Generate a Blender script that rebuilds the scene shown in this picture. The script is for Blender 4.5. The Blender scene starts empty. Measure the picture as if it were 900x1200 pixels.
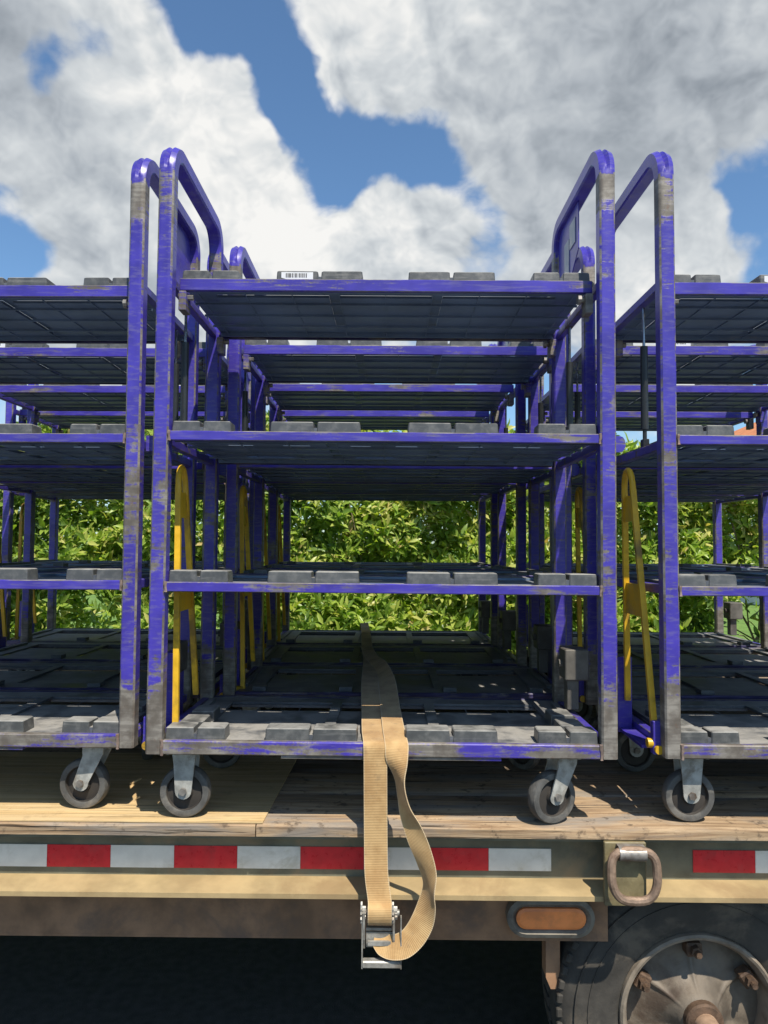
import bpy, bmesh, math, random
import numpy as np
from mathutils import Vector, Matrix, noise as mnoise

random.seed(7); np.random.seed(7)
R = math.radians
scn = bpy.context.scene
col = scn.collection

# ------------------------------------------------------------------ camera
CAM_Z = 1.625
cam_d = bpy.data.cameras.new('camera')
cam = bpy.data.objects.new('camera', cam_d); col.objects.link(cam)
cam_d.sensor_fit = 'VERTICAL'; cam_d.sensor_height = 36.0; cam_d.lens = 25.5
cam_d.clip_end = 5000; cam_d.clip_start = 0.02
PITCH = math.atan(39/850); YAW = math.atan(7/850); ROLL = 0.0055
cam.matrix_world = (Matrix.Translation((0, 0, CAM_Z)) @ Matrix.Rotation(YAW, 4, 'Z')
                    @ Matrix.Rotation(math.pi/2 + PITCH, 4, 'X') @ Matrix.Rotation(ROLL, 4, 'Z'))
scn.camera = cam
def at(px, py, Y):
    """point of the photograph (900 x 1200) at the distance Y in front of the camera's position"""
    d = cam.matrix_world.to_3x3() @ Vector(((px-450)/850, (600-py)/850, -1))
    return Vector((0, 0, CAM_Z)) + d*(Y/d.y)

# ------------------------------------------------------------------ view
scn.view_settings.view_transform = 'Standard'
scn.view_settings.look = 'None'
scn.view_settings.exposure = 0.3
scn.view_settings.gamma = 1.0
scn.cycles.max_bounces = 6
scn.cycles.transparent_max_bounces = 8

# ------------------------------------------------------------------ sun
SUN = Vector((0.44, -1.0, 1.70)).normalized()          # towards the sun: behind the camera, to the right, high
SUN_EL = math.asin(SUN.z); SUN_AZ = math.atan2(SUN.x, SUN.y)
sd = bpy.data.lights.new('sun', 'SUN'); sd.energy = 4.9; sd.angle = R(0.53); sd.color = (1.0, 0.93, 0.81)
so = bpy.data.objects.new('sun', sd); col.objects.link(so)
so.rotation_euler = SUN.to_track_quat('Z', 'Y').to_euler()

# ------------------------------------------------------------------ world: Nishita sky with procedural cumulus
class NT:
    """tiny node helper"""
    def __init__(s, tree): s.t = tree
    def n(s, typ, **kw):
        nd = s.t.nodes.new(typ)
        for k, v in kw.items(): setattr(nd, k, v)
        return nd
    def put(s, sock, v):
        if isinstance(v, bpy.types.NodeSocket): s.t.links.new(v, sock)
        elif v is not None:
            if hasattr(sock, 'default_value'):
                dv = sock.default_value
                if hasattr(dv, '__len__') and not isinstance(v, (int, float)):
                    v = tuple(v)
                    if len(dv) == 4 and len(v) == 3: v = v + (1,)
                sock.default_value = v
    def math(s, op, a, b=None, c=None, clamp=False):
        nd = s.n('ShaderNodeMath', operation=op, use_clamp=clamp)
        for i, v in enumerate((a, b, c)):
            if v is not None: s.put(nd.inputs[i], v)
        return nd.outputs[0]
    def vmath(s, op, a, b=None, c=None, out=0):
        nd = s.n('ShaderNodeVectorMath', operation=op)
        for i, v in enumerate((a, b, c)):
            if v is not None: s.put(nd.inputs[i], v)
        return nd.outputs[out]
    def scale(s, a, f):
        nd = s.n('ShaderNodeVectorMath', operation='SCALE'); s.put(nd.inputs[0], a); s.put(nd.inputs['Scale'], f); return nd.outputs[0]
    def mapr(s, v, a, b, c=0.0, d=1.0, smooth=True):
        nd = s.n('ShaderNodeMapRange', interpolation_type='SMOOTHSTEP' if smooth else 'LINEAR')
        nd.clamp = True
        for i, q in enumerate((v, a, b, c, d)): s.put(nd.inputs[i], q)
        return nd.outputs[0]
    def noise(s, vec, sc, det=4, rough=0.55, dist=0.0, out=0, lac=2.0):
        nd = s.n('ShaderNodeTexNoise'); s.put(nd.inputs['Vector'], vec)
        nd.inputs['Scale'].default_value = sc; nd.inputs['Detail'].default_value = det
        nd.inputs['Roughness'].default_value = rough; nd.inputs['Distortion'].default_value = dist
        nd.inputs['Lacunarity'].default_value = lac
        return nd.outputs[out]
    def voro(s, vec, sc, feature='F1', out=0, rnd=1.0, smooth=None):
        nd = s.n('ShaderNodeTexVoronoi', feature=feature); s.put(nd.inputs['Vector'], vec)
        nd.inputs['Scale'].default_value = sc; nd.inputs['Randomness'].default_value = rnd
        if smooth is not None and 'Smoothness' in nd.inputs: nd.inputs['Smoothness'].default_value = smooth
        return nd.outputs[out]
    def mix(s, f, a, b, mode='MIX'):
        nd = s.n('ShaderNodeMix', data_type='RGBA', blend_type=mode)
        s.put(nd.inputs[0], f); s.put(nd.inputs[6], a); s.put(nd.inputs[7], b); return nd.outputs[2]
    def combine(s, x, y, z):
        nd = s.n('ShaderNodeCombineXYZ')
        for i, v in enumerate((x, y, z)): s.put(nd.inputs[i], v)
        return nd.outputs[0]
    def sep(s, v):
        nd = s.n('ShaderNodeSeparateXYZ'); s.put(nd.inputs[0], v); return nd.outputs

def build_world():
    w = bpy.data.worlds.new('World'); scn.world = w; w.use_nodes = True
    w.cycles.sampling_method = 'MANUAL'; w.cycles.sample_map_resolution = 512
    t = w.node_tree; t.nodes.clear(); N = NT(t)
    sky = N.n('ShaderNodeTexSky'); sky.sky_type = 'NISHITA'; sky.sun_disc = False
    sky.sun_elevation = SUN_EL; sky.sun_rotation = SUN_AZ
    sky.air_density = 1.0; sky.dust_density = 0.6; sky.ozone_density = 2.0
    d = N.n('ShaderNodeTexCoord').outputs['Generated']
    d = N.vmath('NORMALIZE', d)
    def pd(px, py):
        return Vector(((px-457)/850, 1.0, (639-py)/850)).normalized()
    # soft lumps of cloud cover (+) and clear air (-): direction, radius, weight
    blobs = [(110, 170, .34, .75), (255, 120, .12, .40), (235, 70, .07, .30), (120, 30, .09, .40), (20, 90, .10, .30), (390, 265, .15, .55), (475, 245, .085, .55), (440, 205, .04, .30),
             (10, 10, .07, .45), (620, 40, .30, .75), (800, 90, .30, .75), (410, 20, .11, .50), (440, 80, .08, .35), (600, 180, .14, .50), (730, 250, .14, .50), (800, 330, .14, .60), (760, 290, .10, .3), (560, 340, .09, .30), (640, 335, .09, .30), (270, 320, .26, .45), (80, 320, .15, .35),
             (365, 160, .085, -.95), (345, 125, .06, -.6), (425, 175, .085, -.85), (485, 165, .075, -.95), (520, 200, .055, -.75), (400, 215, .05, -.5), (275, 15, .085, -.95), (215, 5, .06, -.7), (320, 50, .055, -.8), (335, 95, .05, -.6),
             (15, 66, .05, -.65), (48, 50, .035, -.6), (85, 20, .045, -.75), (0, 265, .075, -.80), (25, 300, .05, -.35), (585, 280, .08, -.9), (560, 235, .05, -.5), (870, 205, .06, -.95), (840, 190, .03, -.3),
             (890, 270, .06, -.60), (650, 300, .05, -.25), (895, 330, .04, -.25)]
    warp = N.noise(d, 7.0, 4, .55, out=1)
    dw = N.vmath('ADD', d, N.scale(N.vmath('SUBTRACT', warp, (.5, .5, .5)), .085))
    def lumps(items, k=1.3):
        acc = None
        for px, py, r, wt in items:
            v = N.mapr(N.vmath('DISTANCE', dw, tuple(pd(px, py)), out=1), 0.0, r*k, wt, 0.0)
            acc = v if acc is None else N.math('ADD', acc, v)
        return acc
    acc = lumps(blobs)
    flat = N.vmath('MULTIPLY', d, (1.0, 1.0, 1.2))
    def puffs(vec):
        """rounded billows at several sizes: creases where noise crosses its mean"""
        q = N.vmath('ADD', vec, N.scale(N.vmath('SUBTRACT', N.noise(vec, 10, 1, .5, out=1), (.5, .5, .5)), .05))
        acc = None
        for sc, w in ((9.0, .50), (19.0, .30), (40.0, .17), (85.0, .09)):
            a = N.math('MULTIPLY', N.math('ABSOLUTE', N.math('SUBTRACT', N.noise(q, sc, 0), .5)), 2*w)
            acc = a if acc is None else N.math('ADD', acc, a)
        return acc
    soft = N.noise(flat, 4.5, 7, .60, .2)
    p0 = puffs(flat); p1 = puffs(N.vmath('ADD', flat, (.010, -.004, .024)))
    dens = N.math('ADD', N.math('ADD', acc, N.math('MULTIPLY', N.math('SUBTRACT', soft, .5), 1.75)), N.math('MULTIPLY', N.math('SUBTRACT', p0, .24), .75))
    cover = N.mapr(dens, .03, .50)
    relief = N.math('MULTIPLY', N.math('SUBTRACT', p0, p1), 1.15)
    # thick bank to the right and lumps seen from their underside
    bank = lumps([(710, 130, .20, .22), (830, 90, .20, .12), (540, 70, .18, .06), (620, 215, .12, .12), (90, 260, .16, .11), (190, 230, .14, .05), (10, 10, .08, .40), (60, 120, .10, .12), (760, 200, .10, .10)], 1.5)
    white = lumps([(220, 120, .17, .15), (140, 30, .11, .15), (430, 270, .14, .20), (260, 200, .10, .12), (350, 40, .08, .10), (330, 250, .10, .12), (790, 300, .13, .20), (310, 310, .1, .12)], 1.4)
    big = N.noise(flat, 6.0, 5, .55, .3)
    shade = N.math('ADD', .62, N.math('ADD', N.math('MULTIPLY', relief, N.math('SUBTRACT', 1.0, N.math('MULTIPLY', bank, 1.3), clamp=True)), N.math('MULTIPLY', N.math('SUBTRACT', big, .5), .75)))
    shade = N.math('ADD', shade, N.math('SUBTRACT', white, bank))
    shade = N.math('ADD', shade, N.mapr(dens, .15, .55, .10, 0.0))
    ccol = N.n('ShaderNodeValToRGB'); r = ccol.color_ramp
    N.put(ccol.inputs[0], shade)
    r.elements[0].position = 0.0; r.elements[0].color = (.235, .265, .30, 1)
    r.elements[1].position = 1.0; r.elements[1].color = (.90, .89, .86, 1)
    e = r.elements.new(.30); e.color = (.43, .465, .50, 1)
    e = r.elements.new(.62); e.color = (.63, .66, .675, 1)
    cloud = N.scale(ccol.outputs[0], 8.6)
    skyc = N.vmath('MULTIPLY', sky.outputs[0], (.95, 1.18, 1.30))
    z = N.sep(d)[2]
    hz = N.mapr(z, 0.0, .10)                                      # clouds thin out into the horizon haze
    colr = N.mix(N.math('MULTIPLY', cover, N.math('ADD', .35, N.math('MULTIPLY', hz, .62))), skyc, cloud)
    bg = N.n('ShaderNodeBackground'); N.put(bg.inputs[0], colr); bg.inputs[1].default_value = 0.10
    out = N.n('ShaderNodeOutputWorld'); t.links.new(bg.outputs[0], out.inputs[0])
build_world()

# ------------------------------------------------------------------ mesh helpers
class MB:
    def __init__(s): s.v = []; s.f = []; s.m = []
    def add(s, vs, fs, mi=0):
        b = len(s.v); s.v += [tuple(v) for v in vs]
        for f in fs: s.f.append(tuple(b+i for i in f)); s.m.append(mi)
    def box(s, x0, x1, y0, y1, z0, z1, mi=0):
        vs = [(x, y, z) for x in (x0, x1) for y in (y0, y1) for z in (z0, z1)]
        s.add(vs, [(0, 1, 3, 2), (4, 6, 7, 5), (0, 4, 5, 1), (2, 3, 7, 6), (0, 2, 6, 4), (1, 5, 7, 3)], mi)
    def cbox(s, x0, x1, y0, y1, z0, z1, c=.003, mi=0, ei=None, M=None):
        if ei is None: ei = mi
        X = (x0, x1); Y = (y0, y1); Z = (z0, z1); sg = (1, -1)
        idx = {}; vs = []
        for i in (0, 1):
            for j in (0, 1):
                for k in (0, 1):
                    x, y, z = X[i], Y[j], Z[k]; dx, dy, dz = sg[i]*c, sg[j]*c, sg[k]*c
                    for a, p in enumerate(((x, y+dy, z+dz), (x+dx, y, z+dz), (x+dx, y+dy, z))):
                        idx[i, j, k, a] = len(vs); vs.append(p)
        if M is not None: vs = [tuple(M @ Vector(p)) for p in vs]
        main = []; edge = []
        for i in (0, 1):
            main.append((idx[i, 0, 0, 0], idx[i, 1, 0, 0], idx[i, 1, 1, 0], idx[i, 0, 1, 0]))
            main.append((idx[0, i, 0, 1], idx[1, i, 0, 1], idx[1, i, 1, 1], idx[0, i, 1, 1]))
            main.append((idx[0, 0, i, 2], idx[1, 0, i, 2], idx[1, 1, i, 2], idx[0, 1, i, 2]))
            for j in (0, 1):
                edge.append((idx[i, j, 0, 0], idx[i, j, 1, 0], idx[i, j, 1, 1], idx[i, j, 0, 1]))
                edge.append((idx[i, 0, j, 0], idx[i, 1, j, 0], idx[i, 1, j, 2], idx[i, 0, j, 2]))
                edge.append((idx[0, i, j, 1], idx[1, i, j, 1], idx[1, i, j, 2], idx[0, i, j, 2]))
                for k in (0, 1):
                    edge.append((idx[i, j, k, 0], idx[i, j, k, 1], idx[i, j, k, 2]))
        s.add(vs, main, mi); b = len(s.v)-len(vs)
        for f in edge: s.f.append(tuple(b+q for q in f)); s.m.append(ei)
    def cyl(s, p0, p1, r, n=12, r1=None, mi=0):
        p0 = Vector(p0); p1 = Vector(p1); r1 = r if r1 is None else r1
        t = (p1-p0).normalized(); a = t.orthogonal().normalized(); b = t.cross(a)
        vs = []
        for p, q in ((p0, r), (p1, r1)):
            for i in range(n):
                w = 2*math.pi*i/n; vs.append(p + a*math.cos(w)*q + b*math.sin(w)*q)
        fs = [(i, (i+1) % n, n+(i+1) % n, n+i) for i in range(n)] + [tuple(range(n))[::-1], tuple(range(n, 2*n))]
        s.add(vs, fs, mi)
    def lathe(s, prof, c, axis='Y', n=32, mi=0, closed=False):
        """prof: list of (radius, offset along axis)"""
        vs = []; c = Vector(c)
        for r, o in prof:
            for i in range(n):
                w = 2*math.pi*i/n; u, v = math.cos(w)*r, math.sin(w)*r
                vs.append(c + (Vector((u, o, v)) if axis == 'Y' else Vector((o, u, v)) if axis == 'X' else Vector((u, v, o))))
        m = len(prof); fs = []
        for j in range(m if closed else m-1):
            k = (j+1) % m
            for i in range(n): fs.append((j*n+i, j*n+(i+1) % n, k*n+(i+1) % n, k*n+i))
        if not closed:
            fs.append(tuple(range(n))); fs.append(tuple(range((m-1)*n, m*n)))
        s.add(vs, fs, mi)
    def tube(s, pts, r, n=8, mi=0, closed=False, rr=None):
        P = [Vector(p) for p in pts]; m = len(P); vs = []; prev = None
        for i, p in enumerate(P):
            if closed: t = (P[(i+1) % m]-P[i-1]).normalized()
            else: t = (P[min(i+1, m-1)]-P[max(i-1, 0)]).normalized()
            if prev is None: a = t.orthogonal().normalized()
            else: a = (prev - t*prev.dot(t)).normalized()
            prev = a; b = t.cross(a); q = r if rr is None else rr[i]
            for k in range(n):
                w = 2*math.pi*k/n; vs.append(p + a*math.cos(w)*q + b*math.sin(w)*q)
        fs = []
        for i in range(m if closed else m-1):
            j = (i+1) % m
            for k in range(n): fs.append((i*n+k, i*n+(k+1) % n, j*n+(k+1) % n, j*n+k))
        if not closed: fs += [tuple(range(n)), tuple(range((m-1)*n, m*n))]
        s.add(vs, fs, mi)
    def prism(s, poly, a0, a1, axis='X', mi=0):
        """poly in the plane across axis, extruded from a0 to a1"""
        n = len(poly)
        def mk(a, p): return (a, p[0], p[1]) if axis == 'X' else (p[0], a, p[1]) if axis == 'Y' else (p[0], p[1], a)
        vs = [mk(a0, p) for p in poly] + [mk(a1, p) for p in poly]
        fs = [(i, (i+1) % n, n+(i+1) % n, n+i) for i in range(n)] + [tuple(range(n)), tuple(range(n, 2*n))]
        s.add(vs, fs, mi)
    def plate(s, xs, ys, z0, z1, hole, mi=0):
        """grid plate with holes where hole(xc, yc) is true"""
        solid = {}
        for i in range(len(xs)-1):
            for j in range(len(ys)-1):
                solid[i, j] = not hole((xs[i]+xs[i+1])/2, (ys[j]+ys[j+1])/2)
        vs = []; idx = {}
        def V(i, j, k):
            if (i, j, k) not in idx:
                idx[i, j, k] = len(vs); vs.append((xs[i], ys[j], z1 if k else z0))
            return idx[i, j, k]
        fs = []
        for (i, j), ok in solid.items():
            if not ok: continue
            fs.append((V(i, j, 1), V(i+1, j, 1), V(i+1, j+1, 1), V(i, j+1, 1)))
            fs.append((V(i, j, 0), V(i, j+1, 0), V(i+1, j+1, 0), V(i+1, j, 0)))
            for di, dj, a, b in ((-1, 0, (i, j), (i, j+1)), (1, 0, (i+1, j), (i+1, j+1)), (0, -1, (i, j), (i+1, j)), (0, 1, (i, j+1), (i+1, j+1))):
                if not solid.get((i+di, j+dj), False):
                    fs.append((V(*a, 0), V(*b, 0), V(*b, 1), V(*a, 1)))
        s.add(vs, fs, mi)
    def mesh(s, name, mats, smooth=True, angle=32, normals=True):
        me = bpy.data.meshes.new(name); me.from_pydata(s.v, [], s.f)
        if normals:
            bm = bmesh.new(); bm.from_mesh(me); bmesh.ops.recalc_face_normals(bm, faces=bm.faces); bm.to_mesh(me); bm.free()
        if not isinstance(mats, (list, tuple)): mats = [mats]
        for m in mats: me.materials.append(m)
        me.polygons.foreach_set('material_index', s.m)
        if smooth:
            me.polygons.foreach_set('use_smooth', [True]*len(me.polygons)); me.set_sharp_from_angle(angle=R(angle))
        me.update(); return me

def link(name, me, parent=None, loc=None, rot=None):
    o = bpy.data.objects.new(name, me); col.objects.link(o)
    if parent is not None: o.parent = parent
    if loc is not None: o.location = loc
    if rot is not None: o.rotation_euler = rot
    return o
def tag(o, label=None, cat=None, group=None, kind=None):
    for k, v in (('label', label), ('category', cat), ('group', group), ('kind', kind)):
        if v: o[k] = v
    return o
def empty(name, loc=(0, 0, 0), rz=0):
    o = link(name, None, None, loc, (0, 0, rz)); o.empty_display_size = .2; return o

# ------------------------------------------------------------------ materials
def mat(name):
    m = bpy.data.materials.new(name); m.use_nodes = True
    t = m.node_tree; N = NT(t); b = t.nodes['Principled BSDF']
    return m, N, b
def objvec(N, rnd=True):
    tc = N.n('ShaderNodeTexCoord').outputs['Object']
    if not rnd: return tc
    oi = N.n('ShaderNodeObjectInfo').outputs['Random']
    return N.vmath('ADD', tc, N.combine(N.math('MULTIPLY', oi, 37.0), N.math('MULTIPLY', oi, 91.0), 0.0))
def bump(N, b, h, dist=.002, st=.5):
    bn = N.n('ShaderNodeBump'); bn.inputs['Distance'].default_value = dist; bn.inputs['Strength'].default_value = st
    N.put(bn.inputs['Height'], h); N.t.links.new(bn.outputs[0], b.inputs['Normal'])

def plain(name, c, rough=.5, metal=0.0, var=.25, sc=12, dirt=None, dirt_amt=.5, bmp=0.0):
    m, N, b = mat(name); v = objvec(N)
    n = N.noise(v, sc, 6, .6)
    k = N.mapr(n, .3, .7, 1-var, 1+var)
    c1 = N.scale(tuple(c), k)
    if dirt is not None:
        n2 = N.mapr(N.noise(v, sc*.45, 8, .65, .4), .5, .66)
        c1 = N.mix(N.math('MULTIPLY', n2, dirt_amt), c1, dirt)
    N.put(b.inputs['Base Color'], c1); b.inputs['Metallic'].default_value = metal
    N.put(b.inputs['Roughness'], N.mapr(N.noise(v, sc*2, 4), .3, .7, max(.05, rough-.1), min(1, rough+.1)))
    if bmp: bump(N, b, N.noise(v, sc*6, 5, .6), bmp, .6)
    return m

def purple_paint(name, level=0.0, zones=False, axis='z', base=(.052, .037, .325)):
    """scratched purple powder coat over dull steel"""
    m, N, b = mat(name); v = objvec(N)
    st = (10, 10, 85) if axis == 'z' else (6, 60, 60)
    scr = N.noise(N.vmath('MULTIPLY', v, st), 1.0, 5, .62)
    pat = N.noise(N.vmath('MULTIPLY', v, (11, 11, 6) if axis == 'z' else (4, 16, 16)), 1.0, 6, .6, .3)
    fine = N.noise(v, 160, 3, .6)
    w = N.math('ADD', N.math('MULTIPLY', scr, .46), N.math('ADD', N.math('MULTIPLY', pat, .69), N.math('MULTIPLY', fine, .12)))
    w = N.math('ADD', w, level)
    if zones:
        z = N.sep(N.n('ShaderNodeTexCoord').outputs['Object'])[2]
        def zone(a, b_, c, d, amt): return N.math('MULTIPLY', N.math('MULTIPLY', N.mapr(z, a, b_), N.mapr(z, c, d, 1, 0)), amt)
        w = N.math('ADD', w, N.math('ADD', zone(.1, .11, .24, .44, .34), N.math('ADD', zone(1.50, 1.61, 1.65, 1.69, .21), zone(.5, .62, .95, 1.12, .07))))
        w = N.math('ADD', w, N.math('MULTIPLY', N.mapr(z, 1.66, 1.685), -.2))
    wear = N.mapr(w, .69, .79)
    metal = N.mix(N.mapr(N.noise(v, 22, 5, .6), .35, .65), (.135, .115, .095), (.29, .265, .23))
    metal = N.mix(N.math('MULTIPLY', N.mapr(scr, .42, .62), .55), metal, (.10, .085, .072))
    rust = N.mapr(N.noise(v, 34, 5, .65), .60, .72)
    metal = N.mix(N.math('MULTIPLY', rust, .55), metal, (.16, .085, .055))
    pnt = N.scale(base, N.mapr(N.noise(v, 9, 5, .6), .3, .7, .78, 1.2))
    scuff = N.mapr(N.noise(N.vmath('MULTIPLY', v, (30, 30, 130) if axis == 'z' else (12, 120, 120)), 1.0, 4, .6), .47, .68)
    pnt = N.mix(N.math('MULTIPLY', scuff, .42), pnt, (.16, .14, .29))
    N.put(b.inputs['Base Color'], N.mix(wear, pnt, metal))
    N.put(b.inputs['Metallic'], N.math('MULTIPLY', wear, .15))
    N.put(b.inputs['Roughness'], N.mix(wear, (.34, .34, .34), (.58, .58, .58)))
    b.inputs['Specular IOR Level'].default_value = .5
    bump(N, b, N.math('ADD', N.math('MULTIPLY', wear, -.6), N.math('MULTIPLY', scr, .25)), .0012, .45)
    return m

def wood(name, c1, c2, grey=.3, worn=None, sx=1.0):
    m, N, b = mat(name); v = objvec(N)
    g = N.noise(N.vmath('MULTIPLY', v, (3.5*sx, 60, 60)), 1.0, 8, .66, .9)
    g2 = N.noise(N.vmath('MULTIPLY', v, (2.6, 13, 13)), 1.0, 6, .64, .6)
    spots = N.noise(v, 30, 5, .65)
    c = N.mix(N.mapr(g, .33, .66), c1, c2)
    c = N.mix(N.math('MULTIPLY', N.mapr(g2, .44, .66), grey), c, (.22, .205, .185))
    c = N.mix(N.math('MULTIPLY', N.mapr(spots, .55, .70), grey), c, (.075, .055, .04))
    if worn is not None: c = N.mix(N.math('MULTIPLY', N.mapr(N.noise(v, 5, 6, .65), .52, .64), .6), c, worn)
    crack = N.mapr(N.noise(N.vmath('MULTIPLY', v, (2.2, 95, 95)), 1.0, 4, .55, .5), .61, .68)
    c = N.mix(N.math('MULTIPLY', crack, .8*min(1, grey*2.5)), c, (.03, .022, .016))
    N.put(b.inputs['Base Color'], c); b.inputs['Roughness'].default_value = .85; b.inputs['Specular IOR Level'].default_value = .25
    bump(N, b, N.math('SUBTRACT', g, N.math('MULTIPLY', crack, 1.5)), .004, .7)
    return m

def plastic(name, base=(.062, .066, .07), dust=(.30, .285, .26), amt=.95):
    """dark moulded plastic, pale dust lying on faces that look up"""
    m, N, b = mat(name); v = objvec(N)
    geo = N.n('ShaderNodeNewGeometry')
    nz = N.sep(geo.outputs['Normal'])[2]
    up = N.mapr(nz, .35, .85)
    n = N.mapr(N.noise(v, 9, 7, .62, .5), .30, .62)
    side = N.mapr(N.noise(v, 40, 6, .65), .40, .75)
    scr = N.mapr(N.noise(N.vmath('MULTIPLY', v, (6, 70, 70)), 1.0, 4, .6), .55, .72)
    d = N.math('ADD', N.math('MULTIPLY', up, N.math('MULTIPLY', n, amt)), N.math('MULTIPLY', N.math('ADD', side, scr), .22), clamp=True)
    under = N.mapr(nz, -.9, -.5)
    d = N.math('MULTIPLY', d, N.math('ADD', .25, N.math('MULTIPLY', under, .75)))
    N.put(b.inputs['Base Color'], N.mix(d, N.scale(base, N.mapr(N.noise(v, 5, 4), .3, .7, .8, 1.2)), dust))
    N.put(b.inputs['Roughness'], N.mix(d, (.36, .36, .36), (.8, .8, .8)))
    bump(N, b, N.noise(v, 60, 5, .6), .0015, .35)
    return m

M = {}
M['paint_frame'] = purple_paint('purple_frame_paint', -.030, zones=True)
M['paint_edge'] = purple_paint('purple_frame_edge', .12, zones=True)
M['paint_rail'] = purple_paint('purple_rail_paint', .012, axis='x')
M['paint_rail_edge'] = purple_paint('purple_rail_edge', .13, axis='x')
M['paint_worn'] = purple_paint('worn_base_rail_paint', .13, axis='x')
M['paint_shaded'] = purple_paint('shade_darkened_rail_paint', .05, axis='x', base=(.030, .026, .085))  # worn rail purple, with the shade at the back painted into its base colour
M['paint_clean'] = purple_paint('clean_purple_paint', -.09)
M['plastic'] = plastic('grey_shelf_plastic', (.10, .122, .155))
M['plastic_veil'] = plastic('blue_grey_tray_plastic', (.125, .185, .285), (.27, .265, .255))  # upper shelf plastic with the lens veil's pale blue painted into its colour
M['plastic'] = plastic('grey_shelf_plastic', (.075, .082, .095))
M['block'] = plastic('grey_block_plastic', (.066, .068, .068), (.31, .30, .275), .85)
M['steel'] = plain('galvanised_steel', (.36, .345, .31), .5, .45, .3, 26, (.17, .13, .09), .75, .001)
M['castersteel'] = plain('caster_steel', (.37, .365, .335), .55, .2, .3, 30, (.15, .12, .085), .75, .001)
M['bolt'] = plain('bolt_steel', (.27, .25, .225), .5, .5, .25, 40, (.13, .08, .05), .75)
M['rubber'] = plain('grey_caster_rubber', (.085, .083, .078), .72, 0, .3, 25, (.22, .20, .17), .65, .001)
M['tyre'] = plain('tyre_rubber', (.056, .050, .042), .9, 0, .35, 11, (.15, .122, .09), .8, .002)
M['rim'] = plain('dusty_rim_paint', (.15, .122, .092), .65, .1, .3, 14, (.07, .045, .03), .8, .002)
M['rimlip'] = plain('worn_rim_lip', (.25, .205, .155), .7, .1, .25, 18, (.12, .08, .05), .75, .001)
M['lug'] = plain('rusty_lug', (.12, .075, .048), .7, .3, .35, 45, (.05, .03, .02), .6, .002)
M['hub'] = plain('hub_cap_rust', (.36, .24, .16), .55, .2, .25, 24, (.14, .075, .045), .6, .001)
M['yellow'] = plain('yellow_tow_paint', (.68, .40, .02), .42, 0, .18, 14, (.10, .065, .03), .75, .0008)
M['strut'] = plain('black_strut', (.02, .021, .022), .35, 0, .2, 10)
M['rod'] = plain('strut_rod', (.30, .30, .31), .25, .9, .1, 10)
M['plank'] = wood('weathered_deck_plank', (.235, .15, .085), (.47, .335, .205), .75)
M['plank_dark'] = wood('dark_deck_plank', (.155, .105, .066), (.29, .205, .13), .6)
M['ply'] = wood('plywood_face', (.52, .35, .16), (.68, .50, .265), .16, sx=.6)
M['rail'] = plain('olive_trailer_rail', (.15, .145, .10), .7, .05, .3, 9, (.29, .21, .12), .6, .001)
M['flange'] = plain('dusty_rail_flange', (.37, .27, .135), .75, 0, .2, 7, (.25, .165, .08), .6, .001)
M['beam'] = plain('rusty_frame_beam', (.27, .15, .082), .8, .05, .35, 9, (.12, .085, .065), .7, .0015)
M['under'] = plain('dark_underframe', (.05, .043, .037), .75, .1, .3, 8)
M['weld'] = plain('weld_bead', (.27, .20, .165), .6, .3, .3, 60, (.16, .08, .05), .7)
M['hitch'] = plain('worn_hitch_steel', (.13, .12, .105), .65, .2, .3, 20, (.07, .055, .045), .6)
M['dplate'] = plain('olive_ring_plate', (.20, .165, .085), .6, .1, .25, 22, (.10, .06, .035), .7, .001)
M['ring'] = plain('rusty_ring_steel', (.27, .185, .13), .55, .35, .3, 34, (.13, .065, .035), .8, .0012)
M['red'] = plain('red_reflective_tape', (.60, .020, .030), .35, 0, .1, 30, (.30, .05, .05), .3)
M['white'] = plain('white_reflective_tape', (.72, .71, .65), .4, 0, .08, 16, (.42, .39, .29), .65)
M['lens'] = plain('amber_lens', (.88, .27, .075), .45, 0, .12, 30, (.5, .17, .07), .4)
M['housing'] = plain('dusty_rubber_grommet', (.21, .185, .145), .75, 0, .25, 20, (.06, .055, .05), .6)
M['sticker'] = plain('white_sticker', (.68, .68, .68), .5, 0, .06, 40)
M['ink'] = plain('black_ink', (.03, .03, .035), .6, 0, .1, 40)
M['placard'] = plain('pale_placard', (.34, .35, .37), .4, 0, .12, 20)

def make_strap_mat():
    m, N, b = mat('tan_webbing'); v = N.n('ShaderNodeUVMap').outputs[0]
    su = N.sep(v)
    wv = N.math('SINE', N.math('MULTIPLY', su[1], 1600.0))
    wu = N.math('SINE', N.math('MULTIPLY', su[0], 2600.0))
    v3 = objvec(N, False)
    n = N.noise(v3, 14, 6, .6)
    c = N.mix(N.mapr(n, .35, .68), (.54, .35, .155), (.38, .22, .085))
    c = N.mix(N.math('MULTIPLY', N.mapr(N.noise(v3, 30, 6, .65), .56, .7), .5), c, (.25, .16, .08))
    ed = N.math('ABSOLUTE', N.math('SUBTRACT', su[0], .025))
    c = N.mix(N.math('MULTIPLY', N.mapr(ed, .0225, .0245), .45), c, (.66, .56, .38))
    N.put(b.inputs['Base Color'], c); b.inputs['Roughness'].default_value = .8
    b.inputs['Sheen Weight'].default_value = .15
    bump(N, b, N.math('ADD', wv, N.math('MULTIPLY', wu, .6)), .0005, .45)
    return m
M['strap'] = make_strap_mat()

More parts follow.
